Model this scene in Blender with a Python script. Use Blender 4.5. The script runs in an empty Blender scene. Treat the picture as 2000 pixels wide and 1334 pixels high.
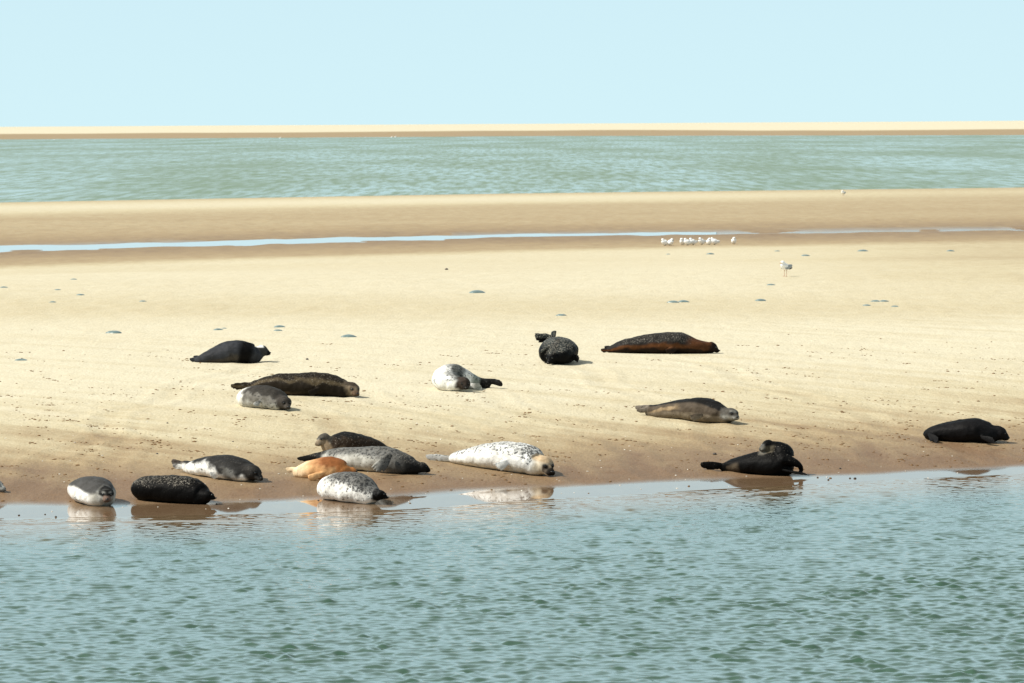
import bpy, math, random
import numpy as np
from mathutils import Vector, Matrix
from mathutils.kdtree import KDTree

sc = bpy.context.scene
COL = sc.collection
R = math.radians

# ------------------------------------------------------------------ camera
CAM_H, F_PX, W_PX, H_PX = 4.6, 10000.0, 2000.0, 1334.0
PITCH = math.atan((667.0 - 244.0) / F_PX)      # the horizon stands high in the frame
ROLL = R(0.344)
cF = np.array([0, math.cos(PITCH), -math.sin(PITCH)])
cU0 = np.array([0, math.sin(PITCH), math.cos(PITCH)])
cR = math.cos(ROLL) * np.array([1, 0, 0]) - math.sin(ROLL) * cU0
cU = math.sin(ROLL) * np.array([1, 0, 0]) + math.cos(ROLL) * cU0
CAM = np.array([0, 0, CAM_H])
cam_d = bpy.data.cameras.new('camera')
cam = bpy.data.objects.new('camera', cam_d)
COL.objects.link(cam)
cam_d.sensor_width = 36.0
cam_d.lens = 36.0 * F_PX / W_PX
cam_d.clip_start, cam_d.clip_end = 0.5, 40000
cam.matrix_world = Matrix(((cR[0], cU[0], -cF[0], 0), (cR[1], cU[1], -cF[1], 0), (cR[2], cU[2], -cF[2], CAM_H), (0, 0, 0, 1)))
cam_d.dof.use_dof = True
cam_d.dof.focus_distance = 68.0
cam_d.dof.aperture_fstop = 11.0
sc.camera = cam

# ------------------------------------------------------------------ light
SUN_EL, SUN_AZ = 47.0, -103.0                    # azimuth clockwise from +Y: the sun stands to the left
wd = bpy.data.worlds.new('World'); sc.world = wd
wd.use_nodes = True
wn, wl = wd.node_tree.nodes, wd.node_tree.links
bg = wn['Background']
sky = wn.new('ShaderNodeTexSky'); sky.sky_type = 'NISHITA'
sky.sun_disc = False
sky.sun_elevation = R(SUN_EL); sky.sun_rotation = R(SUN_AZ)
sky.air_density, sky.dust_density, sky.ozone_density = 1.0, 0.6, 1.6
hsv = wn.new('ShaderNodeHueSaturation'); hsv.inputs['Saturation'].default_value = 0.22
wtc = wn.new('ShaderNodeTexCoord'); wsep = wn.new('ShaderNodeSeparateXYZ'); wmr = wn.new('ShaderNodeMapRange')
veil = wn.new('ShaderNodeMix'); veil.data_type = 'RGBA'   # thin bright sea haze low in the sky
veil.inputs[7].default_value = (4.95, 7.0, 7.5, 1)
wl.new(wtc.outputs['Generated'], wsep.inputs[0]); wl.new(wsep.outputs['Z'], wmr.inputs[0])
for k, x in enumerate((0.16, 0.50, 0.95, 0.12)): wmr.inputs[k + 1].default_value = x
wgr = wn.new('ShaderNodeMapRange'); wvc = wn.new('ShaderNodeMix'); wvc.data_type = 'RGBA'
for k, x in enumerate((0.0, 0.030, 0.0, 1.0)): wgr.inputs[k + 1].default_value = x
wvc.inputs[6].default_value = (5.05, 6.95, 7.45, 1); wvc.inputs[7].default_value = (4.75, 6.6, 7.25, 1)
wl.new(wsep.outputs['Z'], wgr.inputs[0]); wl.new(wgr.outputs[0], wvc.inputs[0]); wl.new(wvc.outputs[2], veil.inputs[7])
wl.new(sky.outputs[0], hsv.inputs['Color']); wl.new(hsv.outputs[0], veil.inputs[6]); wl.new(wmr.outputs[0], veil.inputs[0])
wl.new(veil.outputs[2], bg.inputs[0]); bg.inputs[1].default_value = 0.114
sun_d = bpy.data.lights.new('sun', 'SUN'); sun = bpy.data.objects.new('sun', sun_d); COL.objects.link(sun)
sun_d.energy = 5.0; sun_d.angle = R(0.5); sun_d.color = (1.0, 0.95, 0.84)
sdir = Vector((math.sin(R(SUN_AZ)) * math.cos(R(SUN_EL)), math.cos(R(SUN_AZ)) * math.cos(R(SUN_EL)), math.sin(R(SUN_EL))))
sun.rotation_euler = sdir.to_track_quat('Z', 'Y').to_euler()
sun.location = (-40, 60, 60)
vs = sc.view_settings
vs.view_transform = 'Standard'; vs.look = 'None'; vs.exposure = 0.2; vs.gamma = 1.0

# ------------------------------------------------------------------ helpers
rng = np.random.default_rng(7)
rnd = random.Random(11)

class Noise2:
    """tileable value noise, summed over octaves"""
    def __init__(self, seed, n=128):
        self.n = n; self.g = np.random.default_rng(seed).random((n, n))
    def one(self, x, y):
        n = self.n
        xi, yi = np.floor(x).astype(int), np.floor(y).astype(int)
        fx, fy = x - xi, y - yi
        fx, fy = fx * fx * (3 - 2 * fx), fy * fy * (3 - 2 * fy)
        g = self.g
        a, b = g[xi % n, yi % n], g[(xi + 1) % n, yi % n]
        c, d = g[xi % n, (yi + 1) % n], g[(xi + 1) % n, (yi + 1) % n]
        return (a * (1 - fx) + b * fx) * (1 - fy) + (c * (1 - fx) + d * fx) * fy
    def fbm(self, x, y, o=4):
        s, a, t = 0, 1.0, 0
        for k in range(o):
            s = s + a * self.one(x * 2 ** k + 17.3 * k, y * 2 ** k + 5.1 * k); t += a; a *= 0.5
        return s / t - 0.5

N1, N2, N3 = Noise2(1), Noise2(2), Noise2(3)

def sstep(a, b, x):
    t = np.clip((x - a) / (b - a), 0, 1)
    return t * t * (3 - 2 * t)

def tagit(o, label=None, cat=None, group=None, kind=None):
    if label: o['label'] = label
    if cat: o['category'] = cat
    if group: o['group'] = group
    if kind: o['kind'] = kind
    return o

def mesh_obj(name, v, f, mat, parent=None, smooth=True):
    me = bpy.data.meshes.new(name)
    me.from_pydata([tuple(p) for p in v], [], [tuple(p) for p in f])
    me.validate(); me.update()
    if smooth: me.polygons.foreach_set('use_smooth', [True] * len(me.polygons))
    o = bpy.data.objects.new(name, me); COL.objects.link(o)
    if mat: me.materials.append(mat)
    if parent: o.parent = parent
    return o

def grid_mesh(name, X, Y, Z, mat, attrs=()):
    """a sheet from 2-D coordinate arrays (rows x columns)"""
    r, c = X.shape
    me = bpy.data.meshes.new(name)
    me.vertices.add(r * c)
    me.vertices.foreach_set('co', np.stack([X, Y, Z], -1).astype(np.float32).ravel())
    i = np.arange(r * c).reshape(r, c)
    q = np.stack([i[:-1, :-1], i[:-1, 1:], i[1:, 1:], i[1:, :-1]], -1).reshape(-1, 4)
    n = len(q)
    me.loops.add(n * 4); me.polygons.add(n)
    me.loops.foreach_set('vertex_index', q.ravel().astype(np.int32))
    me.polygons.foreach_set('loop_start', np.arange(0, n * 4, 4, dtype=np.int32))
    me.polygons.foreach_set('use_smooth', np.ones(n, bool))
    me.update(calc_edges=True)
    for nm, a in attrs:
        at = me.attributes.new(nm, 'FLOAT', 'POINT')
        at.data.foreach_set('value', a.astype(np.float32).ravel())
    me.materials.append(mat)
    o = bpy.data.objects.new(name, me); COL.objects.link(o)
    return o

def new_mat(name):
    m = bpy.data.materials.new(name); m.use_nodes = True
    nt = m.node_tree
    return m, nt.nodes, nt.links, nt.nodes['Principled BSDF']

def nd(n, typ, **kw):
    x = n.new(typ)
    for k, v in kw.items(): setattr(x, k, v)
    return x

def mix_rgb(n, l, fac, a, b, blend='MIX'):
    m = nd(n, 'ShaderNodeMix', data_type='RGBA', blend_type=blend)
    for s, v in ((m.inputs[0], fac), (m.inputs[6], a), (m.inputs[7], b)):
        if hasattr(v, 'is_linked') or isinstance(v, bpy.types.NodeSocket): l.new(v, s)
        elif isinstance(v, (tuple, list)): s.default_value = (*v, 1) if len(v) == 3 else v
        else: s.default_value = v
    return m.outputs[2]

def math_n(n, l, op, a, b=None, clamp=False):
    m = nd(n, 'ShaderNodeMath', operation=op, use_clamp=clamp)
    for s, v in ((m.inputs[0], a), (m.inputs[1], b)):
        if v is None: continue
        if isinstance(v, bpy.types.NodeSocket): l.new(v, s)
        else: s.default_value = v
    return m.outputs[0]

def maprange(n, l, v, a, b, c=0.0, d=1.0, smooth=True):
    m = nd(n, 'ShaderNodeMapRange'); m.clamp = True
    if smooth: m.interpolation_type = 'SMOOTHSTEP'
    l.new(v, m.inputs[0])
    for k, x in enumerate((a, b, c, d)): m.inputs[k + 1].default_value = x
    return m.outputs[0]

def noise_n(n, l, vec, scale, detail=4, rough=0.55):
    t = nd(n, 'ShaderNodeTexNoise'); t.inputs['Scale'].default_value = scale
    t.inputs['Detail'].default_value = detail; t.inputs['Roughness'].default_value = rough
    if vec is not None: l.new(vec, t.inputs['Vector'])
    return t.outputs[0]

def mapping(n, l, vec, scale=(1, 1, 1), rot=(0, 0, 0)):
    m = nd(n, 'ShaderNodeMapping'); l.new(vec, m.inputs['Vector'])
    m.inputs['Scale'].default_value = scale; m.inputs['Rotation'].default_value = rot
    return m.outputs[0]

# ------------------------------------------------------------------ the lie of the land
TC = np.array([-600, 0, 500, 800, 1000, 1400, 2000, 2600.0])
D_SHORE = np.array([59.6, 60.2, 60.6, 61.3, 62.5, 64.4, 66.9, 69.4])

def px_of(X, D): return X / np.maximum(D, 1) * F_PX + 1000

def lerp3(t, a, b, c):
    return np.interp(t, [-600, 0, 1000, 2000, 2600], [a - .6 * (b - a), a, b, c, c + .6 * (c - b)])

def d_shore(t): return np.interp(t, TC, D_SHORE)

TRAILS = [[(-2.4, 76.2), (-.6, 70.5), (.6, 66.5), (1.7, 63.2)], [(3.3, 73.2), (4.6, 69.8), (5.3, 66.8)], [(-.7, 76.8), (.9, 70.6), (2.3, 64.6)],
          [(-3.4, 74.2), (-2.2, 69.5), (-1.9, 62.5)], [(-3.9, 83.2), (-5.4, 73.0), (-6.3, 61.5)], [(2.6, 84.0), (4.4, 75.6), (6.7, 67.6)],
          [(.8, 82.6), (2.2, 74.0), (3.1, 69.0), (3.3, 65.2)], [(-5.6, 70.5), (-5.1, 66.0), (-5.0, 61.3)], [(-2.9, 66.3), (-2.7, 61.6)], [(5.9, 70.6), (6.5, 67.9)], [(.4, 65.6), (.9, 62.9)]]

def trail_field(X, D):
    """grooves the seals' bellies pressed into the bank: depth and dampness"""
    Z0, W0 = np.zeros(np.shape(X)), np.zeros(np.shape(X))
    m = (D > 58) & (D < 86)
    if not np.any(m): return Z0, W0
    X, D = X[m], D[m]
    z, w = np.zeros_like(X), np.zeros_like(X)
    for P in TRAILS:
        run = 0.0
        for (x0, d0), (x1, d1) in zip(P[:-1], P[1:]):
            L = math.hypot(x1 - x0, d1 - d0); ux, ud = (x1 - x0) / L, (d1 - d0) / L
            a = (X - x0) * ux + (D - d0) * ud
            b = (X - x0) * -ud + (D - d0) * ux + 0.16 * np.sin(a * 1.1 + x0 * 3 + run)
            q = np.abs(b)
            k = np.flatnonzero((a > -.35) & (a < L + .35) & (q < .9))
            if len(k):
                ak, bk, qk = a[k], b[k], q[k]
                on = sstep(-.3, .1, ak) * (1 - sstep(L - .1, L + .3, ak))
                pit = np.exp(-((qk - .43) / .07) ** 2) * sstep(.45, .85, np.sin((ak + run) * 11.0 + (bk > 0) * 1.3))
                z[k] += on * (-0.010 * np.exp(-(bk / .15) ** 2) + 0.006 * np.exp(-((qk - .27) / .075) ** 2) - 0.012 * pit)
                w[k] = np.maximum(w[k], on * (np.exp(-(bk / .17) ** 2) + .8 * pit))
            run += L
    Z0[m], W0[m] = z, w
    return Z0, W0

def ground_z(X, D, detail=True):
    X = np.asarray(X, float); D = np.asarray(D, float)
    if X.ndim == 0: return ground_z(X[None], D[None], detail)[0]
    t = px_of(X, D)
    s = D - d_shore(t)
    if detail: s = s + 0.35 * N1.fbm(X * 0.35, D * 0.12, 3)
    # the near bank: a flat film at the edge, then a slope that eases on to the berm
    up = np.maximum(s - 1.3, 0)
    near = np.where(s < 0, 0.05 * s, 0.030 * np.clip(s, 0, 1.3)) + 1.1 * (1 - np.exp(-(np.sqrt(up * up + .09) - .3) / 16.0))
    near = np.maximum(near, -1.2)
    # beyond the berm the flat sinks to the runnel, a low bar, then the channel
    c = lerp3(t, 157, 173, 183); p = lerp3(t, 190.5, 208.5, 214); w = lerp3(t, 6.0, 4.4, 2.2)
    e = lerp3(t, 311, 336, 350)
    fall = 1.1 - 0.78 * sstep(112, c, D)
    z = np.where(D < 112, near, np.minimum(near, fall))
    low = 0.32 - 0.17 * sstep(c, p - w - 2, D)
    z = np.where(D > c, low, z)
    pool = 0.15 - 0.10 * np.exp(-((D - p) / w) ** 2) + 0.02 * (D > p) * sstep(p, p + w, D)
    z = np.where(D > p - w - 2, pool, z)
    bar = 0.16 + 0.24 * sstep(p + w, e - 22, D)
    z = np.where(D > p + w + 2, bar, z)
    bar2 = 0.40 * (1 - ((D - (e - 22)) / 22))
    z = np.where(D > e - 22, np.maximum(bar2, -1.5), z)
    f = lerp3(t, 2080, 2090, 1800)
    far = -1.5 + 1.5 * sstep(f - 300, f, D) + 1.5 * np.clip((D - f) / 330, 0, 1) + 3.2 * sstep(f + 250, f + 1100, D) * 1.16 + 0.12 * np.clip((D - f - 1000) / 8000, 0, 1)
    if detail:
        far = far + (D > f) * 0.5 * N2.fbm(X * 0.006, D * 0.004, 3)
        z = z + (0.05 * N1.fbm(X * 0.30, D * 0.16, 3) + 0.07 * N2.fbm(X * 0.9, D * 0.35, 2)) * sstep(175, 185, D) * (1 - sstep(235, 250, D))
    z = np.where(D > f - 300, np.maximum(z, far), z)
    if detail:
        k = sstep(1.5, 9, s) * (1 - sstep(150, 200, D))
        z = z + trail_field(X, D)[0] * sstep(1.2, 2.2, s)
        z = z + k * (0.07 * N2.fbm(X * 0.16 + D * .05, D * 0.09, 3) + 0.012 * N3.fbm((X + D) * 0.3, (X - D) * 2.0, 3))
    return z

def ray(px, py):
    d = cF + cR * ((px - 1000) / F_PX) + cU * ((667 - py) / F_PX)
    return d / d[1]                       # one unit of depth (Y)

def ground_at(px, py):
    """where the line of sight through a pixel meets the sand"""
    d = ray(px, py)
    Ds = np.concatenate([np.arange(38, 120, 0.02), np.arange(120, 400, 0.25), np.arange(400, 4000, 4)])
    h = CAM_H + d[2] * Ds - ground_z(d[0] * Ds, Ds)
    i = int(np.argmax(h <= 0)) if (h <= 0).any() else len(Ds) - 1
    D = Ds[i]
    return np.array([d[0] * D, D, float(ground_z(d[0] * D, D))])

def at_depth(px, py, Y):
    return CAM + ray(px, py) * Y

# ------------------------------------------------------------------ ground sheet
def sand_material():
    m, n, l, b = new_mat('sand')
    tc = nd(n, 'ShaderNodeTexCoord'); P = tc.outputs['Object']
    wet = nd(n, 'ShaderNodeAttribute', attribute_name='wet').outputs['Fac']
    film = nd(n, 'ShaderNodeAttribute', attribute_name='film').outputs['Fac']
    slope = nd(n, 'ShaderNodeAttribute', attribute_name='streak').outputs['Fac']
    st = mapping(n, l, mapping(n, l, P, (1, 1, 1), (0, 0, R(-45))), (1.5, 0.11, 1))           # streaks run down the bank
    s1 = noise_n(n, l, st, 1.0, 6, 0.6)
    g1 = noise_n(n, l, mapping(n, l, P, (1.0, 0.35, 1)), 2.2, 5, 0.6)
    g2 = noise_n(n, l, mapping(n, l, P, (1.0, 0.6, 1)), 22, 4, 0.65)
    sk = math_n(n, l, 'MULTIPLY', math_n(n, l, 'SUBTRACT', s1, 0.5), math_n(n, l, 'MULTIPLY', slope, 1.05))
    w = math_n(n, l, 'ADD', wet, sk)
    w = math_n(n, l, 'ADD', w, math_n(n, l, 'MULTIPLY', math_n(n, l, 'SUBTRACT', g1, 0.5), 0.38), clamp=True)
    ramp = nd(n, 'ShaderNodeValToRGB'); l.new(w, ramp.inputs[0])
    e = ramp.color_ramp.elements
    e[0].position, e[0].color = 0.0, (0.605, 0.555, 0.42, 1)
    e[1].position, e[1].color = 1.0, (0.195, 0.124, 0.072, 1)
    k = e.new(0.35); k.color = (0.52, 0.455, 0.31, 1)
    k = e.new(0.7); k.color = (0.35, 0.265, 0.158, 1)
    c = mix_rgb(n, l, maprange(n, l, g2, 0.3, 0.75), ramp.outputs[0], (0.80, 0.76, 0.70), 'MULTIPLY')
    c2 = mix_rgb(n, l, 0.8, ramp.outputs[0], c)
    l.new(c2, b.inputs['Base Color'])
    rg = maprange(n, l, w, 0.35, 1.0, 0.95, 0.55)
    rr = nd(n, 'ShaderNodeMix', data_type='FLOAT'); l.new(film, rr.inputs[0]); l.new(rg, rr.inputs[2]); rr.inputs[3].default_value = 0.035
    l.new(rr.outputs[0], b.inputs['Roughness'])
    sp = nd(n, 'ShaderNodeMix', data_type='FLOAT'); l.new(film, sp.inputs[0]); sp.inputs[2].default_value = 0.12; sp.inputs[3].default_value = 0.55
    l.new(sp.outputs[0], b.inputs['Specular IOR Level'])
    bp = nd(n, 'ShaderNodeBump'); 
    hgt = math_n(n, l, 'ADD', math_n(n, l, 'MULTIPLY', g2, 0.35), g1)
    l.new(hgt, bp.inputs['Height']); bp.inputs['Distance'].default_value = 0.05
    l.new(math_n(n, l, 'MULTIPLY', math_n(n, l, 'SUBTRACT', 1.0, film), 0.8), bp.inputs['Strength'])
    l.new(bp.outputs[0], b.inputs['Normal'])
    return m

rows = np.concatenate([np.arange(34, 57, 0.5), np.arange(57, 108, 0.11), np.arange(108, 240, 0.5), np.arange(240, 380, 1.0), np.geomspace(380, 1500, 25)[:-1], np.arange(1500, 3400, 25), np.geomspace(3400, 16000, 14)])
cols = np.linspace(-700, 2700, 640)
T, DD = np.meshgrid(cols, rows)
XX = (T - 1000) / F_PX * DD
ZZ = ground_z(XX, DD)
ss = DD - d_shore(T)
z0 = ground_z(XX, DD, False)
wet = 1.0 - 0.97 * sstep(0.02, 0.80, z0 + 0.20 * N2.fbm(XX * .25 + DD * .12, DD * .12, 4))
wet = np.where(DD < 112, wet + 0.12 * trail_field(XX, DD)[1] * sstep(1.4, 2.4, ss) * (0.6 + 1.2 * N1.fbm(XX * .6, DD * .4, 2)), 0)
c_ = lerp3(T, 157, 173, 183); p_ = lerp3(T, 190.5, 208.5, 214); e_ = lerp3(T, 311, 336, 350); f_ = lerp3(T, 2080, 2090, 1800)
flat = 0.10 + 0.22 * sstep(92, 100, DD) * (1 - sstep(100, 112, DD)) + 0.10 * sstep(120, 150, DD) + 0.28 * sstep(1300, 2000, T) * sstep(100, 118, DD)
flat = flat + 0.16 * N3.fbm(XX * 0.10, DD * 0.11, 3)
wet = np.where(DD > 90, np.maximum(wet * (1 - sstep(90, 112, DD)), flat * sstep(88, 96, DD)), wet)
mid = 0.62 + 0.10 * N3.fbm(XX * 0.04, DD * 0.12, 3) - 0.5 * np.exp(-((DD - (e_ - 42)) / 15.0) ** 2) * (1 - 0.6 * sstep(1000, 2000, T))
mid = mid + 0.26 * np.exp(-((DD - p_ + 4) / 20.0) ** 2)
wet = wet + (mid - wet) * sstep(c_ - 4, c_ + 5, DD)
fb_ = DD + 260 * N1.fbm(XX * 0.007, DD * 0.002, 4)
farw = 0.95 * (1 - sstep(f_ + 330, f_ + 480, fb_)) - 0.2
wet = np.where(DD > 1200, farw, wet)
film = (1 - sstep(0.0, 1.0, (ss - (1.25 - .5 * sstep(800, 2000, T)) + 0.9 * N1.fbm(XX * 0.5, DD * 0.3, 3)) / .8)) * (DD < 100)
film = np.maximum(film, 0.75 * np.exp(-((DD - p_) / (lerp3(T, 5.0, 4.2, 3.2))) ** 2) * (N2.fbm(XX * 0.22, DD * 0.12, 3) > 0.02 - 0.14 * (1 - T / 2000)))
streak = sstep(2, 8, ss) * (1 - sstep(26, 34, ss))
beach = grid_mesh('beach_sand', XX, DD, ZZ, sand_material(), [('wet', np.clip(wet, 0, 1)), ('film', np.clip(film, 0, 1)), ('streak', streak)])
tagit(beach, 'pale sand flat sloping down to a wet brown edge and running back to a far sandbank', 'sand', kind='structure')

# ------------------------------------------------------------------ water
def water_material(name, deep, bump):
    m, n, l, b = new_mat(name)
    P = nd(n, 'ShaderNodeTexCoord').outputs['Object']
    b.inputs['IOR'].default_value = 1.36
    b.inputs['Specular IOR Level'].default_value = 0.5
    if bump == 'near':
        sh = nd(n, 'ShaderNodeAttribute', attribute_name='shallow').outputs['Fac']
        c = mix_rgb(n, l, sh, deep, (0.20, 0.135, 0.075))
        l.new(c, b.inputs['Base Color'])
        b.inputs['Roughness'].default_value = 0.04
        bp = nd(n, 'ShaderNodeBump')
        l.new(noise_n(n, l, mapping(n, l, P, (1, .7, 1)), 13, 3), bp.inputs['Height'])
        bp.inputs['Distance'].default_value = 0.012
        l.new(math_n(n, l, 'MULTIPLY', math_n(n, l, 'SUBTRACT', 1.0, sh, True), 0.3), bp.inputs['Strength'])
        l.new(bp.outputs[0], b.inputs['Normal'])
    else:
        b.inputs['Base Color'].default_value = (*deep, 1)
        b.inputs['Roughness'].default_value = 0.10 if bump == 'far' else 0.02
        if bump == 'far':                                        # ripples too fine to model: the slope of the surface varies in patches
            h1 = noise_n(n, l, mapping(n, l, P, (1.1, 0.06, 1)), 1.0, 5, 0.65)
            h2 = noise_n(n, l, mapping(n, l, P, (0.05, 0.006, 1)), 1.0, 4, 0.6)
            h3 = noise_n(n, l, mapping(n, l, P, (1.1, 0.05, 1), (0, 0, 0)), 1.0, 3, 0.6)
            v = math_n(n, l, 'ADD', maprange(n, l, h1, 0.38, 0.72, 0.0, 0.21), maprange(n, l, h2, 0.35, 0.7, 0.04, 0.17))
            cx = nd(n, 'ShaderNodeCombineXYZ'); cx.inputs[2].default_value = 1.0
            l.new(math_n(n, l, 'MULTIPLY', math_n(n, l, 'SUBTRACT', h3, 0.5), 0.3), cx.inputs[0])
            l.new(math_n(n, l, 'MULTIPLY', v, -1.0), cx.inputs[1])
            nv = nd(n, 'ShaderNodeVectorMath', operation='NORMALIZE'); l.new(cx.outputs[0], nv.inputs[0])
            l.new(nv.outputs[0], b.inputs['Normal'])
    return m

wr = np.concatenate([np.arange(28, 40, 0.12), np.arange(40, 70.5, 0.036)])
wc = np.linspace(-450, 2450, 1000)
T, DD = np.meshgrid(wc, wr)
XX = (T - 1000) / F_PX * DD
ss = DD - d_shore(T)
Zw = np.zeros_like(XX)
wr_ = np.random.default_rng(5)
NW = 130
for k in range(NW):
    lam = 0.095 * (3.6 ** wr_.random())
    th = R(-100) + wr_.normal(0, 0.9)            # the breeze pushes short ripples across towards the camera
    kx, ky = 2 * math.pi / lam * math.cos(th), 2 * math.pi / lam * math.sin(th)
    amp = 0.112 * math.sqrt(2.0 / NW) / (2 * math.pi / lam)
    Zw += amp * np.sin(kx * XX + ky * DD + wr_.random() * 6.28)
Zw = Zw + 20.0 * Zw * np.abs(Zw)                  # crests a little sharper than troughs
patch = (0.92 + 1.15 * sstep(0.02, 0.42, N3.fbm(XX * 3.4 + 3, DD * 1.7, 3))) * (1.0 + 0.9 * N1.fbm(XX * 0.25, DD * 0.11, 3))
off = -ss + 0.5 * N2.fbm(XX * .35, DD * .25, 3)
calm = 0.36 * sstep(-0.05, 0.4, off) + 0.22 * sstep(0.8, 5, off) + 0.62 * sstep(3.0, 19, off)
Zw = Zw * calm * np.clip(patch, .3, 3.2)
Zw = Zw + 0.010 * np.exp(-((off - 0.95) / 0.11) ** 2) * sstep(-.06, .16, N1.fbm(XX * .4 + 9, DD * .2, 2)) + 0.006 * np.exp(-((off - 1.9) / 0.14) ** 2) * sstep(-.02, .2, N2.fbm(XX * .3 + 4, DD * .2, 2))
shallow = np.clip(1 - sstep(0.4, 5.0, -ss), 0, 1)
sea = grid_mesh('sea_water', XX, DD, Zw, water_material('rippled_water', (0.036, 0.080, 0.050), 'near'), [('shallow', shallow)])
tagit(sea, 'rippled blue green water in the foreground lapping the sandbank', 'water', kind='structure')

def strip(name, mat, d0, d1, z, n=60, px0=-700, px1=2700):
    r = np.array([d0 + (d1 - d0) * k / n for k in range(n + 1)]); c = np.linspace(px0, px1, 40)
    T, D = np.meshgrid(c, r)
    return grid_mesh(name, (T - 1000) / F_PX * D, D, np.full_like(D, z), mat)
ch = strip('channel_water', water_material('channel_water', (0.165, 0.235, 0.165), 'far'), 285, 2300, 0.0)
tagit(ch, 'teal tidal channel between the near sand and the far sandbank', 'water', kind='structure')
T, s_ = np.meshgrid(np.linspace(-600, 1400, 160), np.linspace(-1, 1, 9))
p_ = lerp3(T, 190.5, 208.5, 214)
D = p_ + s_ * lerp3(T, 7, 5.5, 4.5)
pw = grid_mesh('tidal_pool_water', (T - 1000) / F_PX * D, D, np.full_like(D, 0.102), water_material('pool_water', (0.30, 0.29, 0.24), 'pool'))
tagit(pw, 'thin pale strip of water left in a runnel across the sand', 'water', kind='structure')

# ------------------------------------------------------------------ seals
def seal_fur():
    m, n, l, b = new_mat('seal_fur')
    tc = nd(n, 'ShaderNodeTexCoord')
    oi = nd(n, 'ShaderNodeObjectInfo')
    off = nd(n, 'ShaderNodeVectorMath', operation='ADD'); l.new(tc.outputs['Object'], off.inputs[0])
    sc3 = nd(n, 'ShaderNodeVectorMath', operation='SCALE'); l.new(oi.outputs['Location'], sc3.inputs[0]); sc3.inputs['Scale'].default_value = 3.7
    l.new(sc3.outputs[0], off.inputs[1]); P = off.outputs[0]
    coat = nd(n, 'ShaderNodeAttribute', attribute_name='coat').outputs['Color']
    spot = nd(n, 'ShaderNodeAttribute', attribute_name='spot').outputs['Fac']
    fleck = nd(n, 'ShaderNodeAttribute', attribute_name='fleck').outputs['Fac']
    wetf = nd(n, 'ShaderNodeAttribute', attribute_name='gloss').outputs['Fac']
    a = noise_n(n, l, P, 27, 3, 0.65)
    thr = math_n(n, l, 'SUBTRACT', 0.70, math_n(n, l, 'MULTIPLY', spot, 0.26))
    sm = math_n(n, l, 'MULTIPLY', math_n(n, l, 'SUBTRACT', a, thr), 14.0, clamp=True)
    sm = math_n(n, l, 'MULTIPLY', sm, maprange(n, l, spot, 0.02, 0.15))
    c1 = mix_rgb(n, l, math_n(n, l, 'MULTIPLY', sm, 0.85), coat, (0.028, 0.029, 0.030))
    f = noise_n(n, l, P, 52, 3, 0.65)
    thr2 = math_n(n, l, 'SUBTRACT', 0.72, math_n(n, l, 'MULTIPLY', fleck, 0.28))
    fm = math_n(n, l, 'MULTIPLY', math_n(n, l, 'SUBTRACT', f, thr2), 9.0, clamp=True)
    fm = math_n(n, l, 'MULTIPLY', fm, maprange(n, l, fleck, 0.02, 0.15))
    c2 = mix_rgb(n, l, math_n(n, l, 'MULTIPLY', fm, 0.6), c1, (0.34, 0.31, 0.26))
    v = noise_n(n, l, P, 9, 5, 0.65)
    c3 = mix_rgb(n, l, maprange(n, l, v, 0.35, 0.65, 0.0, 0.7), c2, (0.55, 0.53, 0.50), 'MULTIPLY')
    l.new(c3, b.inputs['Base Color'])
    rg = maprange(n, l, wetf, 0, 1, 0.72, 0.42, False); l.new(rg, b.inputs['Roughness'])
    b.inputs['Specular IOR Level'].default_value = 0.06
    bp = nd(n, 'ShaderNodeBump'); bp.inputs['Distance'].default_value = 0.006; bp.inputs['Strength'].default_value = 0.6
    l.new(noise_n(n, l, P, 60, 3), bp.inputs['Height']); l.new(bp.outputs[0], b.inputs['Normal'])
    return m
FUR = seal_fur()
def plain(name, col, rough=0.5, spec=0.4):
    m, n, l, b = new_mat(name)
    P = nd(n, 'ShaderNodeTexCoord').outputs['Object']
    v = noise_n(n, l, P, 30, 3)
    c = mix_rgb(n, l, maprange(n, l, v, 0.3, 0.7), col, tuple(x * 0.82 for x in col))
    l.new(c, b.inputs['Base Color']); b.inputs['Roughness'].default_value = rough; b.inputs['Specular IOR Level'].default_value = spec
    return m
EYE = plain('wet_black_eye', (0.004, 0.004, 0.004), 0.08, 0.6)
NOSE = plain('black_nose', (0.008, 0.007, 0.007), 0.3, 0.5)

def ell_mesh(c, ax, n=14, m=20):
    """closed ellipsoid: centre and three semi-axis vectors"""
    v, f = [], []
    c = np.asarray(c); A = np.asarray(ax)
    v.append(c + A[2])
    for i in range(1, n):
        a = math.pi * i / n
        for j in range(m):
            p = 2 * math.pi * j / m
            v.append(c + A[0] * (math.sin(a) * math.cos(p)) + A[1] * (math.sin(a) * math.sin(p)) + A[2] * math.cos(a))
    v.append(c - A[2])
    for j in range(m): f.append((0, 1 + j, 1 + (j + 1) % m))
    for i in range(n - 2):
        for j in range(m):
            a, b_ = 1 + i * m + j, 1 + i * m + (j + 1) % m
            f.append((a, a + m, b_ + m, b_))
    e = len(v) - 1; o = 1 + (n - 2) * m
    for j in range(m): f.append((e, o + (j + 1) % m, o + j))
    return v, f

def catmull(P, n):
    P = np.asarray(P, float); Q = np.vstack([2 * P[0] - P[1], P, 2 * P[-1] - P[-2]])
    out = []
    for i in range(len(P) - 1):
        p0, p1, p2, p3 = Q[i:i + 4]
        for k in range(n):
            t = k / n
            out.append(0.5 * ((2 * p1) + (-p0 + p2) * t + (2 * p0 - 5 * p1 + 4 * p2 - p3) * t * t + (-p0 + 3 * p1 - 3 * p2 + p3) * t ** 3))
    out.append(P[-1])
    return np.array(out)

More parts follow.
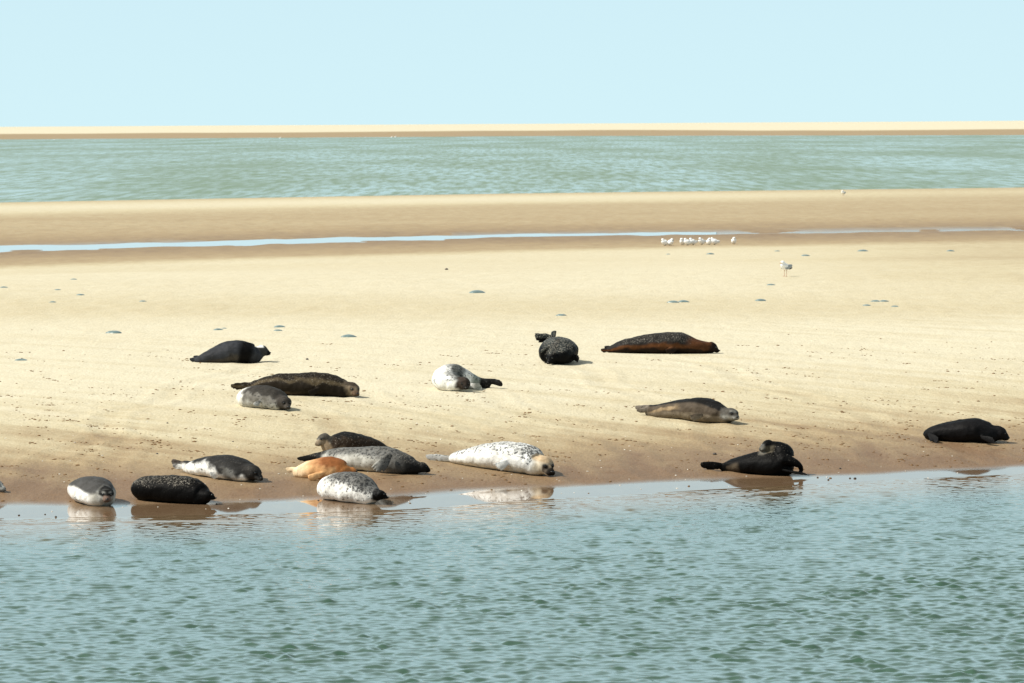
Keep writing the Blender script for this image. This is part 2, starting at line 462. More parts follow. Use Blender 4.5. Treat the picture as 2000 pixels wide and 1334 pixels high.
def loft(S, m=32, sag=True):
    """S rows: x y z halfwidth halfheight; rings across the curve, closed with small domes"""
    C = S[:, :3]; T = np.gradient(C, axis=0); T /= np.linalg.norm(T, axis=1)[:, None] + 1e-9
    v, f = [], []
    def ring(c, t, w, h):
        side = np.cross(t, [0, 0, 1.0]); L = np.linalg.norm(side)
        side = side / L if L > 1e-3 else np.array([1.0, 0, 0])
        up = np.cross(side, t)
        for j in range(m):
            a = 2 * math.pi * j / m
            ca, sa = math.cos(a), math.sin(a)
            if sag and sa < 0:                       # the belly spreads where it lies on the sand
                q = 0.72
                ca = math.copysign(abs(ca) ** q, ca); sa = math.copysign(abs(sa) ** 0.85, sa)
            v.append(c + side * (w * ca) + up * (h * sa))
    e0, e1 = S[0], S[-1]
    for (s_, k) in ((0.55, .45), (0.85, .2)):
        pass
    rings = []
    a0 = min(e0[3], e0[4]); a1 = min(e1[3], e1[4])
    for q in (0.15, 0.6, 0.87): rings.append((C[0] - T[0] * a0 * math.sqrt(1 - q * q), T[0], e0[3] * q, e0[4] * q))
    for i in range(len(S)): rings.append((C[i], T[i], S[i, 3], S[i, 4]))
    for q in (0.87, 0.6, 0.15): rings.append((C[-1] + T[-1] * a1 * math.sqrt(1 - q * q), T[-1], e1[3] * q, e1[4] * q))
    for r in rings: ring(*r)
    for i in range(len(rings) - 1):
        for j in range(m):
            a, b_ = i * m + j, i * m + (j + 1) % m
            f.append((a, b_, b_ + m, a + m))
    f.append(tuple(range(m))[::-1]); f.append(tuple((len(rings) - 1) * m + j for j in range(m)))
    return v, f

def round_tube(P, r, m=10, n=5):
    S = catmull(np.column_stack([P, r, r]), n)
    return loft(S, m, sag=False)

def unit(v):
    v = np.asarray(v, float); return v / (np.linalg.norm(v) + 1e-9)

def flipper(root, tip, width, thick=0.017, spread=None, digits=5, bend=0.0):
    """a paddle of five digits joined by a web, claws at the edge"""
    root, tip = np.asarray(root), np.asarray(tip)
    d = tip - root; L = np.linalg.norm(d); dn = unit(d)
    sp = unit(np.cross(dn, [0, 1, 0])) if spread is None else unit(spread)
    nrm = unit(np.cross(sp, dn))
    out = []
    mid = root + d * 0.45
    out.append(ell_mesh(root + d * 0.50, (sp * width * 0.44, dn * L * 0.50, nrm * thick * 1.1)))
    for k in range(digits):
        q = k / (digits - 1) * 2 - 1
        ln = L * (1.0 - 0.10 * q * q - 0.10 * q)
        e = root + dn * ln + sp * (q * width * 0.5) + nrm * bend * L
        P = [root + sp * q * width * 0.12, root + dn * ln * 0.5 + sp * q * width * 0.36 + nrm * bend * L * 0.3, e]
        out.append(round_tube(P, [thick * 1.1, thick * 0.95, thick * 0.55]))
    return out

def blend(cur, new, k): return cur * (1 - k[:, None]) + np.array(new)[None] * k[:, None]

def band(x, a, b_, s):
    return sstep(a - s, a + s, x) * (1 - sstep(b_ - s, b_ + s, x))

BLACK, CHAR, DGREY, GREY = (.0038, .0036, .0036), (.013, .0125, .012), (.045, .045, .044), (.15, .148, .14)
LGREY, CREAM, WHITE = (.38, .375, .35), (.60, .58, .52), (.88, .87, .84)
BROWN, DBROWN, RUST, TAN = (.085, .043, .020), (.030, .020, .013), (.12, .048, .018), (.27, .20, .13)

def build_seal(label, anchor, st, head=None, flips=(), hinds=(), coat=None, neck=None, voxel=0.0105, gloss=0.4, arms=()):
    A = ground_at(*anchor); Y0 = A[1]
    pts = []
    for s in st:
        px, dy, top, w = s[:4]
        Y = Y0 + dy
        X = ray(px, top)[0] * Y
        zt = at_depth(px, top, Y)[2]
        zb = at_depth(px, s[4], Y)[2] if len(s) > 4 else float(ground_z(X, Y)) - 0.015
        hh = max((zt - zb) / 2, 0.02)
        pts.append((X, Y, (zt + zb) / 2, w / 2, hh))
    org = np.array([A[0], A[1], A[2]])
    parts = []
    nb = len(pts)
    eyes = []
    hc = hf = hu = hl = None; HR = 0.1
    if head:
        hpx, hpy, hdy, HR, yaw, pit = head[:6]
        hc = at_depth(hpx, hpy, Y0 + hdy)
        gz = float(ground_z(hc[0], hc[1]))
        y_, p_ = R(yaw), R(pit)
        hf = np.array([math.sin(y_) * math.cos(p_), -math.cos(y_) * math.cos(p_), -math.sin(p_)])
        hl = unit(np.cross(hf, [0, 0, 1])); hu = np.cross(hl, hf)
        if len(head) > 6:                                        # the head tilts over
            q = R(head[6]); hl, hu = hl * math.cos(q) + hu * math.sin(q), hu * math.cos(q) - hl * math.sin(q)
    if neck:
        S = catmull(np.array(pts), 6); parts.append(loft(S))
        P = [at_depth(a, b_, Y0 + c) for a, b_, c, r in neck]; rr = [r for *_, r in neck]
        P.append(hc); rr.append(HR * 0.86)
        parts.append(round_tube(np.array(P), np.array(rr), 24, 6))
    elif head:
        Sx = np.array(pts + [(hc[0], hc[1], hc[2], HR * 0.92, HR * 0.9)])
        S = catmull(Sx, 6); parts.append(loft(S))
    else:
        S = catmull(np.array(pts), 6); parts.append(loft(S))
    if head:
        parts.append(ell_mesh(hc + hf * HR * .05 + hu * .03 * HR, (hl * HR * .95, hf * HR * 1.1, hu * HR * .93)))
        parts.append(ell_mesh(hc + hf * HR * .82 - hu * HR * .22, (hl * HR * .56, hf * HR * .80, hu * HR * .48)))
        parts.append(ell_mesh(hc + hf * HR * .55 + hu * HR * .16, (hl * HR * .36, hf * HR * .75, hu * HR * .36)))
        for q in (-1, 1):
            parts.append(ell_mesh(hc + hf * HR * 1.30 - hu * HR * .32 + hl * q * HR * .20, (hl * HR * .27, hf * HR * .30, hu * HR * .25)))
            parts.append(ell_mesh(hc + hf * HR * .62 + hu * HR * .42 + hl * q * HR * .46, (hl * HR * .22, hf * HR * .26, hu * HR * .16)))
            eyes.append((hc + hf * HR * .86 + hu * HR * .26 + hl * q * HR * .47, HR * .165))
    for a in flips:                                              # (root px py dy) (tip px py dy) width [spread]
        r_ = at_depth(a[0][0], a[0][1], Y0 + a[0][2]); t_ = at_depth(a[1][0], a[1][1], Y0 + a[1][2])
        t_[2] = max(t_[2], float(ground_z(t_[0], t_[1])) + 0.012)
        parts += flipper(r_, t_, a[2], spread=a[3] if len(a) > 3 else None)
    for a in hinds:
        r_ = at_depth(a[0][0], a[0][1], Y0 + a[0][2]); t_ = at_depth(a[1][0], a[1][1], Y0 + a[1][2])
        t_[2] = max(t_[2], float(ground_z(t_[0], t_[1])) + 0.03)
        parts += flipper(r_, t_, a[2] * .72, thick=0.019, spread=a[3] if len(a) > 3 else None)
    for ar in arms: parts.append(round_tube(np.array([at_depth(a, b_, Y0 + c) for a, b_, c, _ in ar]), np.array([r for *_, r in ar]), 14, 5))
    V, Fc = [], []
    for v, f in parts:
        o = len(V); V += [np.asarray(p) - org for p in v]; Fc += [tuple(i + o for i in q) for q in f]
    tmp = mesh_obj('seal_build', V, Fc, None)
    r = tmp.modifiers.new('r', 'REMESH'); r.mode = 'VOXEL'; r.voxel_size = voxel
    sm = tmp.modifiers.new('s', 'SMOOTH'); sm.factor = 0.5; sm.iterations = 3
    dg = bpy.context.evaluated_depsgraph_get()
    me = bpy.data.meshes.new_from_object(tmp.evaluated_get(dg))
    bpy.data.objects.remove(tmp, do_unlink=True)
    me.name = 'seal'
    nv = len(me.vertices)
    co = np.zeros(nv * 3, np.float32); me.vertices.foreach_get('co', co); co = co.reshape(-1, 3).astype(float)
    nor = np.zeros(nv * 3, np.float32); me.vertices.foreach_get('normal', nor); nor = nor.reshape(-1, 3)
    wob = N3.fbm(co[:, 0] * 5 + org[0] * 2 + co[:, 1] * 3, co[:, 2] * 6 + co[:, 1] * 5, 3) * .030 + N2.fbm(co[:, 0] * 16 + org[1], co[:, 2] * 9 + co[:, 1] * 14, 2) * .010
    co = co + nor * wob[:, None]
    me.vertices.foreach_set('co', co.astype(np.float32).ravel()); me.update()
    # where each point lies along the body (u) and up its side (h)
    Sd = catmull(S, 3); kd = KDTree(len(Sd))
    for i, s in enumerate(Sd): kd.insert(s[:3] - org, i)
    kd.balance()
    idx = np.array([kd.find(p)[1] for p in co])
    Sl = Sd[idx]
    nbody = (nb - 1) * 18
    u = idx / max(nbody, 1)
    h = (co[:, 2] + org[2] - Sl[:, 2]) / np.maximum(Sl[:, 4], 0.03) * 0.5 + 0.5
    j1 = N1.fbm(co[:, 0] * 7 + co[:, 1] * 5 + org[0] * 3, co[:, 2] * 9 + co[:, 1] * 4, 4)
    j2 = N2.fbm(co[:, 0] * 7 + co[:, 1] * 5 + org[0] * 5, co[:, 2] * 9 - co[:, 1] * 4, 4)
    uj, hj = u + 0.10 * j1, h + 0.38 * j2
    H = None
    if head:
        r3 = co + org - hc
        H = dict(f=r3 @ hf / HR, u=r3 @ hu / HR, l=r3 @ hl / HR, d=np.linalg.norm(r3, axis=1) / HR)
        dd = np.sqrt(H['l'] ** 2 + H['u'] ** 2 + (H['f'] * np.where(H['f'] > 0, .62, 1)) ** 2) + .9 * j1
        H['k'] = 1 - sstep(1.05, 1.6, dd)
    ctx = dict(u=uj, h=hj, u0=u, h0=h, H=H, co=co, n=nv, x=(co[:, 0]), y=co[:, 1])
    C, sp, fl = coat(ctx)
    if H is not None:                                            # dark lips and eye rims
        mouth = np.exp(-((H['u'] + .42) / .09) ** 2) * sstep(.85, 1.1, H['f']) * 0.6
        C = blend(C, BLACK, mouth)
    at = me.color_attributes.new('coat', 'FLOAT_COLOR', 'POINT')
    at.data.foreach_set('color', np.column_stack([np.clip(C, 0, 1), np.ones(nv)]).astype(np.float32).ravel())
    for nm, a in (('spot', sp), ('fleck', fl), ('gloss', np.full(nv, gloss))):
        t_ = me.attributes.new(nm, 'FLOAT', 'POINT'); t_.data.foreach_set('value', np.clip(a, 0, 1).astype(np.float32))
    me.polygons.foreach_set('use_smooth', [True] * len(me.polygons))
    me.materials.clear(); me.materials.append(FUR)
    o = bpy.data.objects.new('seal', me); COL.objects.link(o)
    o.location = org
    tagit(o, label, 'seal', 'seals resting on the sandbank')
    if head:
        for c, r_ in eyes:
            v, f = ell_mesh(c - org, (hl * r_, hf * r_, hu * r_), 8, 12); mesh_obj('eye', v, f, EYE, o)
        c = hc + hf * HR * 1.56 - hu * HR * .15 - org
        v, f = ell_mesh(c, (hl * HR * .17, hf * HR * .12, hu * HR * .13), 8, 12); mesh_obj('nose', v, f, NOSE, o)
    return o

def j_(c): return N1.fbm(c['co'][:, 0] * 14 + 3, c['co'][:, 2] * 11 + c['co'][:, 1] * 6, 4)
def ones(c, col): return np.tile(np.array(col, float), (c['n'], 1))
def zeros(c): return np.zeros(c['n'])

def face(c, C, skin=None, mask=None, muz=None):
    H = c['H']
    if skin is not None: C = blend(C, skin, H['k'])
    if mask is not None:
        for q in (-1, 1):
            k = np.exp(-(((H['l'] - q * .47) / .26) ** 2 + ((H['u'] - .22) / .26) ** 2)) * sstep(.3, .7, H['f'])
            C = blend(C, mask, k)
    if muz is not None:
        C = blend(C, muz, sstep(.95, 1.2, H['f']) * (1 - sstep(.1, .3, H['u'])))
    return C

# --- coats
def coat_facing(c):                                   # white flank, grey back, dark crown
    C = ones(c, CREAM)
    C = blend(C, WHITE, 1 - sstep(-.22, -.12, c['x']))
    C = blend(C, (.07, .068, .066), sstep(.58, .78, c['h']) * sstep(.12, .3, c['u']))
    H = c['H']
    C = face(c, C, LGREY, None, None)
    C = blend(C, CHAR, H['k'] * sstep(-.05, .2, H['u'] + .35 * (abs(H['l']) < .35) * (H['f'] > .7)) * (1 - sstep(.95, 1.1, abs(H['l']))))
    C = blend(C, LGREY, H['k'] * np.exp(-((H['u'] - .52) / .10) ** 2 - ((abs(H['l']) - .42) / .2) ** 2) * sstep(.4, .7, H['f']))
    C = face(c, C, None, BLACK, (.22, .15, .12))
    return C, .12 * np.ones(c['n']), .1 * np.ones(c['n'])
def coat_black(c):
    return ones(c, BLACK), zeros(c), .62 * sstep(.45, .8, c['h']) * (1 - sstep(.75, 1, c['u0'])) + .5 * (1 - sstep(.05, .3, c['u0'])) + .12
def coat_two_tone(c):                                 # pale belly, charcoal back and head
    C = ones(c, WHITE)
    C = blend(C, (.024, .023, .022), sstep(.58, .86, c['h'] + .40 * j_(c) + .45 * sstep(.45, .75, c['u'])))
    C = blend(C, GREY, band(c['u'], .78, 1.0, .08) * (1 - sstep(.5, .7, c['h'])))
    C = blend(C, (.11, .085, .07), 1 - sstep(-.02, .04, c['u0']))
    C = face(c, C, (.03, .028, .026), BLACK)
    return C, .50 * sstep(.2, .5, c['h']), .35 * np.ones(c['n'])
def coat_back_cluster(c):
    C = ones(c, DBROWN); C = blend(C, CHAR, sstep(.7, .9, c['h']))
    C = face(c, C, (.075, .068, .058), None)
    H = c['H']; C = blend(C, (.30, .28, .24), H['k'] * sstep(.7, 1.1, H['f'] - .5 * H['u'])); C = face(c, C, None, BLACK)
    C = blend(C, TAN, band(c['u0'], .85, 1.2, .08) * (1 - sstep(.35, .55, c['h'])))
    return C, zeros(c), .45 * np.ones(c['n'])
def coat_mid_cluster(c):
    C = ones(c, (.50, .49, .45))
    C = blend(C, GREY, sstep(.55, .8, c['h']))
    C = blend(C, (.10, .098, .092), sstep(.72, .85, c['u'])); C = blend(C, CHAR, sstep(.85, 1.0, c['u']))
    C = blend(C, CHAR, 1 - sstep(.04, .16, c['u0']))
    C = face(c, C, CHAR, BLACK, BLACK)
    return C, .30 + .45 * sstep(.45, .8, c['h']), .60 * sstep(.5, .8, c['h'])
def coat_orange(c):
    C = ones(c, (.72, .41, .19))
    C = blend(C, (.82, .64, .42), 1 - sstep(.2, .5, c['u0']))  # paler left end paints the sunlit side into the coat
    C = blend(C, (.27, .10, .035), sstep(.45, .75, c['h'] + .3 * j_(c)) * sstep(.35, .6, c['u']))
    C = blend(C, (.42, .17, .055), sstep(.85, 1.0, c['u0']))  # darker right end, painted as the side turned from the sun
    return C, zeros(c), zeros(c)
def coat_spotted(c):                                  # white with black spots and a black head
    C = ones(c, WHITE)
    C = blend(C, GREY, sstep(.55, .85, c['h']) * sstep(.25, .5, c['u']))
    C = face(c, C, BLACK, BLACK, BLACK)
    return C, .42 * np.ones(c['n']) + .45 * sstep(.45, .75, c['h']) * sstep(.25, .5, c['u']), .2 * sstep(.5, .8, c['h'])
def coat_white(c):                                    # white, flecked back, tan forehead and dark face
    C = ones(c, WHITE)
    C = blend(C, DGREY, sstep(.05, -.02, c['u0']) * .8)
    C = blend(C, (.62, .56, .42), (1 - sstep(.1, .4, c['h'])) * .6)  # brownish underside: belly shade put into the coat colour
    H = c['H']
    C = face(c, C, (.62, .55, .43), None, None)
    C = blend(C, (.52, .39, .25), H['k'] * sstep(.35, .65, H['u']))
    C = blend(C, (.10, .08, .062), sstep(.55, .8, H['f']) * (1 - sstep(.3, .5, H['u'])) * H['k'] * sstep(-.55, -.35, H['u']))
    C = blend(C, (.34, .26, .17), np.exp(-(H['l'] / .17) ** 2) * sstep(.8, 1.0, H['f']) * H['k'] * sstep(.0, .2, H['u']))
    C = face(c, C, None, BLACK, None)
    C = blend(C, (.02, .016, .013), sstep(1.15, 1.35, H['f']) * H['k'] * (1 - sstep(.15, .3, H['u'])))
    k = sstep(.40, .78, c['h']) * (1 - c['H']['k'])
    C = blend(C, (.50, .51, .50), sstep(.6, .9, c['h']) * (1 - c['H']['k']) * .7)
    return C, .72 * k + .28 * k * sstep(.7, .9, c['u']), zeros(c)
def coat_long_dark(c):
    C = ones(c, (.016, .012, .008))
    C = blend(C, (.085, .064, .036), band(c['h'] + .12 * j_(c), .64, .80, .06) * .8)
    C = blend(C, (.075, .052, .034), (1 - sstep(.05, .2, c['h'])) * (1 - sstep(.4, .6, c['u'])))
    C = face(c, C, (.20, .155, .105), BLACK, (.13, .085, .055))
    C = blend(C, (.05, .038, .027), c['H']['k'] * sstep(.45, .75, c['H']['u']))
    return C, .1 * np.ones(c['n']), .50 * sstep(.4, .7, c['h'])
def coat_slate(c):
    C = ones(c, (.036, .038, .044))
    C = blend(C, (.060, .052, .044), (1 - sstep(.2, .42, c['h'])) * band(c['u0'], .25, .75, .08))
    C = blend(C, BLACK, band(c['u0'], .72, .9, .05))
    C = face(c, C, DGREY, None, BLACK); C = blend(C, BLACK, sstep(.55, 1.1, c['H']['f']) * c['H']['k'])
    C = blend(C, WHITE, c['H']['k'] * sstep(.5, .7, c['H']['u']) * (1 - sstep(.0, .4, c['H']['f'])))
    return C, zeros(c), .12 * np.ones(c['n'])
def coat_small_grey(c):
    C = ones(c, (.17, .16, .145)); C = blend(C, LGREY, (1 - sstep(.2, .45, c['h'] + .4 * j_(c))))
    C = blend(C, WHITE, (1 - sstep(.30, .44, c['u'] + .3 * j_(c))))
    C = blend(C, (.040, .036, .031), sstep(.58, .80, c['h'] + .5 * j_(c)) * sstep(.3, .45, c['u']))
    C = face(c, C, (.055, .048, .042), BLACK, (.07, .06, .05))
    return C, .48 * sstep(.3, .6, c['u']), .25 * sstep(.4, .7, c['u'])
def coat_white_chest(c):
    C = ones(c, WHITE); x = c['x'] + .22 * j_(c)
    C = blend(C, (.30, .33, .30), (1 - sstep(.4, .6, c['u'])) * sstep(-.02, .1, x))  # green-grey right side: the shadowed flank, painted into the coat
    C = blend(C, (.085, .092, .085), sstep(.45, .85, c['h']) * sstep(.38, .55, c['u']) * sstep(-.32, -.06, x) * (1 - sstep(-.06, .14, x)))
    C = blend(C, CHAR, 1 - sstep(.10, .26, c['u']))
    C = blend(C, (.20, .21, .19), sstep(.12, .2, c['x']) * (1 - sstep(.28, .36, c['x'])) * (c['y'] < .25))
    C = face(c, C, (.045, .034, .027), BLACK, (.02, .016, .013))
    return C, .62 * sstep(.3, .7, c['h']) * sstep(-.5, -.2, x), .35 * np.ones(c['n'])
def coat_curled(c):
    C = ones(c, BLACK); C = blend(C, (.045, .055, .055), sstep(.60, .85, c['h']) * (.5 + 1.2 * j_(c)).clip(0, 1))
    return C, zeros(c), .68 * sstep(.5, .8, c['h']) + .1
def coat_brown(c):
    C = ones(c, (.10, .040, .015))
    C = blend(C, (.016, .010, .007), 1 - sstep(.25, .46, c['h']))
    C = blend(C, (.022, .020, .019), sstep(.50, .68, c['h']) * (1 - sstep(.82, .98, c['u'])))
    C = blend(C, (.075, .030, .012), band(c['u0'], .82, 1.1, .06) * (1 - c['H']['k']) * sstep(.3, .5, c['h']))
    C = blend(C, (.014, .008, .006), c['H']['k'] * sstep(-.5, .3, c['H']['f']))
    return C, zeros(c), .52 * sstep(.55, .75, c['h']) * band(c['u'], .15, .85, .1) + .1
def coat_tan(c):
    C = ones(c, (.085, .066, .048))
    C = blend(C, (.30, .22, .135), band(c['h'] - .9 * (c['u'] - .3), .42, .62, .05) * band(c['u'], .05, .45, .06))
    C = blend(C, (.19, .155, .115), (1 - sstep(.3, .5, c['h'])))
    C = blend(C, CHAR, sstep(.78, .88, c['h0'] + .1 * (c['u'] - .5)))
    C = blend(C, (.20, .17, .14), 1 - sstep(-.02, .06, c['u0']))
    C = face(c, C, (.085, .078, .068), None, None)
    H = c['H']; C = blend(C, LGREY, H['k'] * np.exp(-((H['u'] + .35) / .3) ** 2) * .8)
    C = blend(C, (.30, .30, .28), H['k'] * np.exp(-((H['u'] - .5) / .14) ** 2) * sstep(.4, .7, H['f']) * .7)
    C = face(c, C, None, BLACK, None)
    return C, .25 * np.ones(c['n']), .22 * sstep(.4, .7, c['h'])
def coat_jet(c):
    C = ones(c, (.0085, .008, .0085)); return C, zeros(c), .10 * np.ones(c['n'])
def coat_looking_back(c):
    C = ones(c, BLACK)
    C = blend(C, (.075, .058, .04), band(c['u0'], .10, .30, .04) * (1 - sstep(.45, .65, c['h'])))
    H = c['H']; C = blend(C, (.10, .085, .06), H['k'] * (1 - sstep(-.1, .3, H['u'])))
    C = blend(C, LGREY, H['k'] * sstep(.9, 1.2, H['f']) * .25)
    return C, zeros(c), .34 * sstep(.6, .85, c['h'])
def coat_edge(c):
    C = ones(c, LGREY); return C, .2 * np.ones(c['n']), zeros(c)

# --- the eighteen animals
build_seal('white and grey seal at the water edge, dark masked face turned to viewer', (207, 987),
    [(160, 1.05, 956, .12), (162, .9, 946, .30), (166, .72, 936, .44), (173, .5, 930.5, .51), (180, .28, 929.5, .52), (190, .08, 936, .46), (199, -.06, 945, .36)],
    head=(208, 966, -.16, .098, 8, 12), flips=[((160, 968, .15), (152, 977, .02), .12)], coat=coat_facing)
build_seal('black seal with pale flecks on its rounded rump, lying right above its brown reflection', (402, 985),
    [(274, .66, 950, .14), (278, .60, 936, .34), (290, .52, 929, .46), (315, .42, 927.5, .52), (343, .30, 927.5, .52), (367, .17, 930.5, .44), (384, .08, 939, .34), (396, .02, 949.5, .25)],
    head=(405, 968, -.06, .072, 76, 8), coat=coat_black, gloss=.5)
build_seal('two-tone seal with white belly, charcoal back and hind flippers held up', (497, 941.5),
    [(362, .95, 899, .13, 917), (374, .85, 900, .24), (396, .7, 893, .40), (425, .5, 889.5, .49), (450, .32, 890, .51), (468, .18, 896, .46), (480, .08, 904.5, .37)],
    head=(493, 922, -.02, .105, 50, 20), hinds=[((364, 908, .93), (337, 904, .95), .10), ((364, 911, .85), (338, 912, .85), .09)],
    flips=[((432, 924, .2), (412, 930, .15), .09)], coat=coat_two_tone)
build_seal('dark mottled seal with its pale face to the left, lying behind the grey seal', (645, 888),
    [(768, .5, 879, .12), (748, .42, 869, .26), (722, .3, 855, .42), (697, .2, 846.5, .5), (676, .1, 843.5, .5), (658, .03, 847.5, .40), (647, 0, 850, .3)],
    head=(634, 858, -.03, .090, -52, 14), coat=coat_back_cluster)
build_seal('silver grey seal stretched across the pile, one fore flipper on its belly', (822, 926),
    [(626, .9, 887, .13, 901), (645, .78, 879, .24), (668, .6, 875, .38), (700, .42, 873.6, .48), (735, .26, 871.5, .52), (760, .16, 874, .50), (785, .06, 885, .42), (805, .0, 895, .33)],
    head=(823, 911.5, -.03, .074, 78, 14), hinds=[((632, 888, .95), (582, 907, 1.05), .10), ((640, 883, .8), (598, 895, 1.05), .10)],
    flips=[((762, 889, -.16), (735, 920, -.26), .14)], coat=coat_mid_cluster)
build_seal('small orange coated pup lying between the grey seal and the spotted seal', (640, 937.5),
    [(579, .35, 912, .10), (590, .3, 906, .2), (606, .22, 899.5, .3), (625, .15, 894, .36), (645, .1, 892.3, .38), (660, .07, 896, .34), (672, .05, 905, .27)],
    head=(687, 921.5, .06, .066, 95, 10), hinds=[((582, 916, .34), (559, 918, .36), .075)],
    flips=[((628, 926, -.08), (604, 934.5, -.14), .07)], coat=coat_orange)
build_seal('white seal with black spots and black head, foremost by the water below the orange pup', (735, 984.5),
    [(640, .74, 952, .14), (644, .66, 935, .36), (655, .56, 926.5, .48), (672, .43, 922.5, .54), (690, .29, 922, .52), (707, .15, 929, .42), (722, .05, 944, .31)],
    head=(741, 966.5, -.06, .075, 74, 8), coat=coat_spotted)
build_seal('large white seal with grey flecked back, tan forehead and dark face toward the viewer', (1060, 929),
    [(882, .85, 887.5, .15, 904), (893, .8, 881.5, .28), (912, .7, 875.5, .40), (940, .55, 867.8, .50), (970, .4, 864, .56), (1000, .26, 862.5, .58), (1022, .15, 866, .54), (1038, .06, 874.5, .45), (1049, .0, 886, .36)],
    head=(1062, 909, -.08, .128, 34, 16), hinds=[((884, 895, .86), (832, 899, .95), .11), ((884, 898, .78), (850, 893, .9), .10)],
    flips=[((994, 900, -.02), (970, 913, -.12), .11)], coat=coat_white, gloss=.2)
build_seal('long dark brown seal with a pale face, lying behind the small grey seal', (683, 774),
    [(490, .45, 747, .16), (505, .42, 740.5, .28), (525, .36, 733.5, .4), (555, .3, 729, .5), (590, .22, 728, .54), (625, .15, 727, .54), (645, .1, 730.5, .5), (662, .05, 737, .42), (675, .0, 744.5, .33)],
    head=(688, 760, -.04, .112, 28, 14), hinds=[((494, 750, .45), (452, 757, .5), .13), ((494, 754, .38), (458, 753, .4), .11)],
    flips=[((622, 760, -.12), (604, 769, -.2), .08)], coat=coat_long_dark)
build_seal('slate dark seal lying farthest to the left up the beach, black snout pointing away', (470, 708),
    [(385, .0, 697.5, .16), (396, 0, 690, .26), (412, 0, 681, .38), (435, 0, 670.5, .48), (462, 0, 663.7, .52), (482, 0, 668, .46), (497, .03, 674.5, .36)],
    head=(510, 686, .06, .100, 112, 4), hinds=[((388, 700, .0), (371, 704, -.02), .09), ((390, 697, .1), (378, 699, .1), .09)],
    flips=[((492, 694, -.12), (482, 706, -.16), .12)], coat=coat_slate, gloss=.45)
build_seal('small grey seal with a white rump, lying in front of the long dark seal', (552, 801),
    [(476, .8, 772, .13), (480, .7, 762, .3), (491, .56, 755, .42), (506, .42, 753, .46), (522, .28, 753.5, .46), (537, .14, 759, .4), (547, .04, 768.5, .32)],
    head=(555, 786, -.06, .100, 26, 16), flips=[((506, 784, .05), (498, 792, -.02), .07)], coat=coat_small_grey)
build_seal('white seal with a black back patch and dark face, lying curled alone up the beach', (904, 763.5),
    [(950, .75, 739.5, .14), (936, .76, 736, .22), (920, .72, 729, .32), (903, .62, 720, .42), (884, .42, 711, .50), (875, .22, 716, .48), (880, .06, 729, .40)],
    head=(906, 748, -.1, .100, 12, 18), hinds=[((948, 742, .76), (981, 749, .7), .10)],
    flips=[((914, 752, .05), (942, 756, -.02), .10), ((862, 742, .12), (848, 748.5, .0), .12)], coat=coat_white_chest, gloss=.2)
build_seal('black rounded seal seen end on with its hind flippers curled up in the air', (1090, 711.5),
    [(1073, 1.0, 656, .13, 668), (1080, .88, 657.5, .26, 684), (1087, .72, 658, .42), (1091, .52, 657.3, .56), (1091, .3, 659, .63), (1089, .1, 665, .60), (1087, -.04, 676, .48)],
    head=(1080, 697, -.14, .105, -35, 25), hinds=[((1080, 659, .95), (1045, 660, .9), .19), ((1079, 662, 1.0), (1082, 645.5, 1.0), .11)],
    flips=[((1118, 696, .0), (1131, 702, -.06), .11)], coat=coat_curled, gloss=.7)
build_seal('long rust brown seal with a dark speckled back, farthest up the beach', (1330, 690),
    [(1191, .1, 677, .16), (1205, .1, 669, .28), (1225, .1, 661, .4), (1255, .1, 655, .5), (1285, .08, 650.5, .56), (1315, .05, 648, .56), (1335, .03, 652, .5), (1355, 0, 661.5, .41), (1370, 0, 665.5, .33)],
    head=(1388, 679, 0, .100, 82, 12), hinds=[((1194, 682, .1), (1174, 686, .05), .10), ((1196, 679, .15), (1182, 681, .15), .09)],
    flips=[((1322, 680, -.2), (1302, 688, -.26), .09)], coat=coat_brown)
build_seal('tan and grey seal lying alone on the right with its round face toward the viewer', (1422, 826),
    [(1268, .9, 791, .13), (1281, .82, 790, .22), (1298, .72, 786.5, .32), (1324, .55, 781.5, .42), (1350, .4, 777.5, .5), (1372, .26, 776, .52), (1388, .16, 781, .46), (1402, .08, 788.5, .38), (1414, .02, 794.5, .30)],
    head=(1427, 809, -.06, .108, 32, 6), hinds=[((1270, 795, .9), (1242, 798, .95), .09), ((1270, 799, .84), (1244, 803, .85), .07)],
    flips=[((1370, 811, -.08), (1349, 817, -.14), .09)], coat=coat_tan)
build_seal('jet black seal lying apart on the wet sand, nearest the right edge', (1880, 863.5),
    [(1814, .3, 846, .14), (1820, .26, 834.5, .34), (1840, .2, 826, .46), (1868, .14, 820, .52), (1898, .08, 816, .54), (1918, .05, 822, .48), (1933, .02, 829, .38)],
    head=(1950, 846, .0, .102, 78, 18), hinds=[((1818, 850, .0), (1832, 863, -.2), .12), ((1816, 848, .05), (1822, 863, -.15), .10)],
    flips=[((1918, 854, -.2), (1943, 862.5, -.36), .08)], coat=coat_jet, gloss=.5)
build_seal('black seal propped on a fore flipper by the water, looking back over its shoulder', (1505, 928.5),
    [(1415, .4, 902.5, .15), (1430, .36, 896, .26), (1455, .3, 888, .38), (1485, .2, 881.5, .46), (1508, .12, 879.5, .47), (1524, .06, 884, .42), (1534, .04, 897, .26)],
    neck=[(1525, 903, .08, .19), (1527, 890, .08, .165), (1518, 879, .10, .122)],
    head=(1501, 871, .10, .086, -58, 8), hinds=[((1420, 908, .4), (1371, 911, .42), .12), ((1418, 911, .36), (1388, 909, .34), .11)],
    arms=[[(1530, 897, -.06, .085), (1545, 901, -.08, .06), (1560, 908, -.10, .045), (1565, 913, -.1, .035)]], flips=[((1562, 908, -.1), (1566, 923.5, -.1), .055), ((1530, 918, -.1), (1578, 927, -.2), .10, (0, 1, .1))], coat=coat_looking_back, gloss=.6)
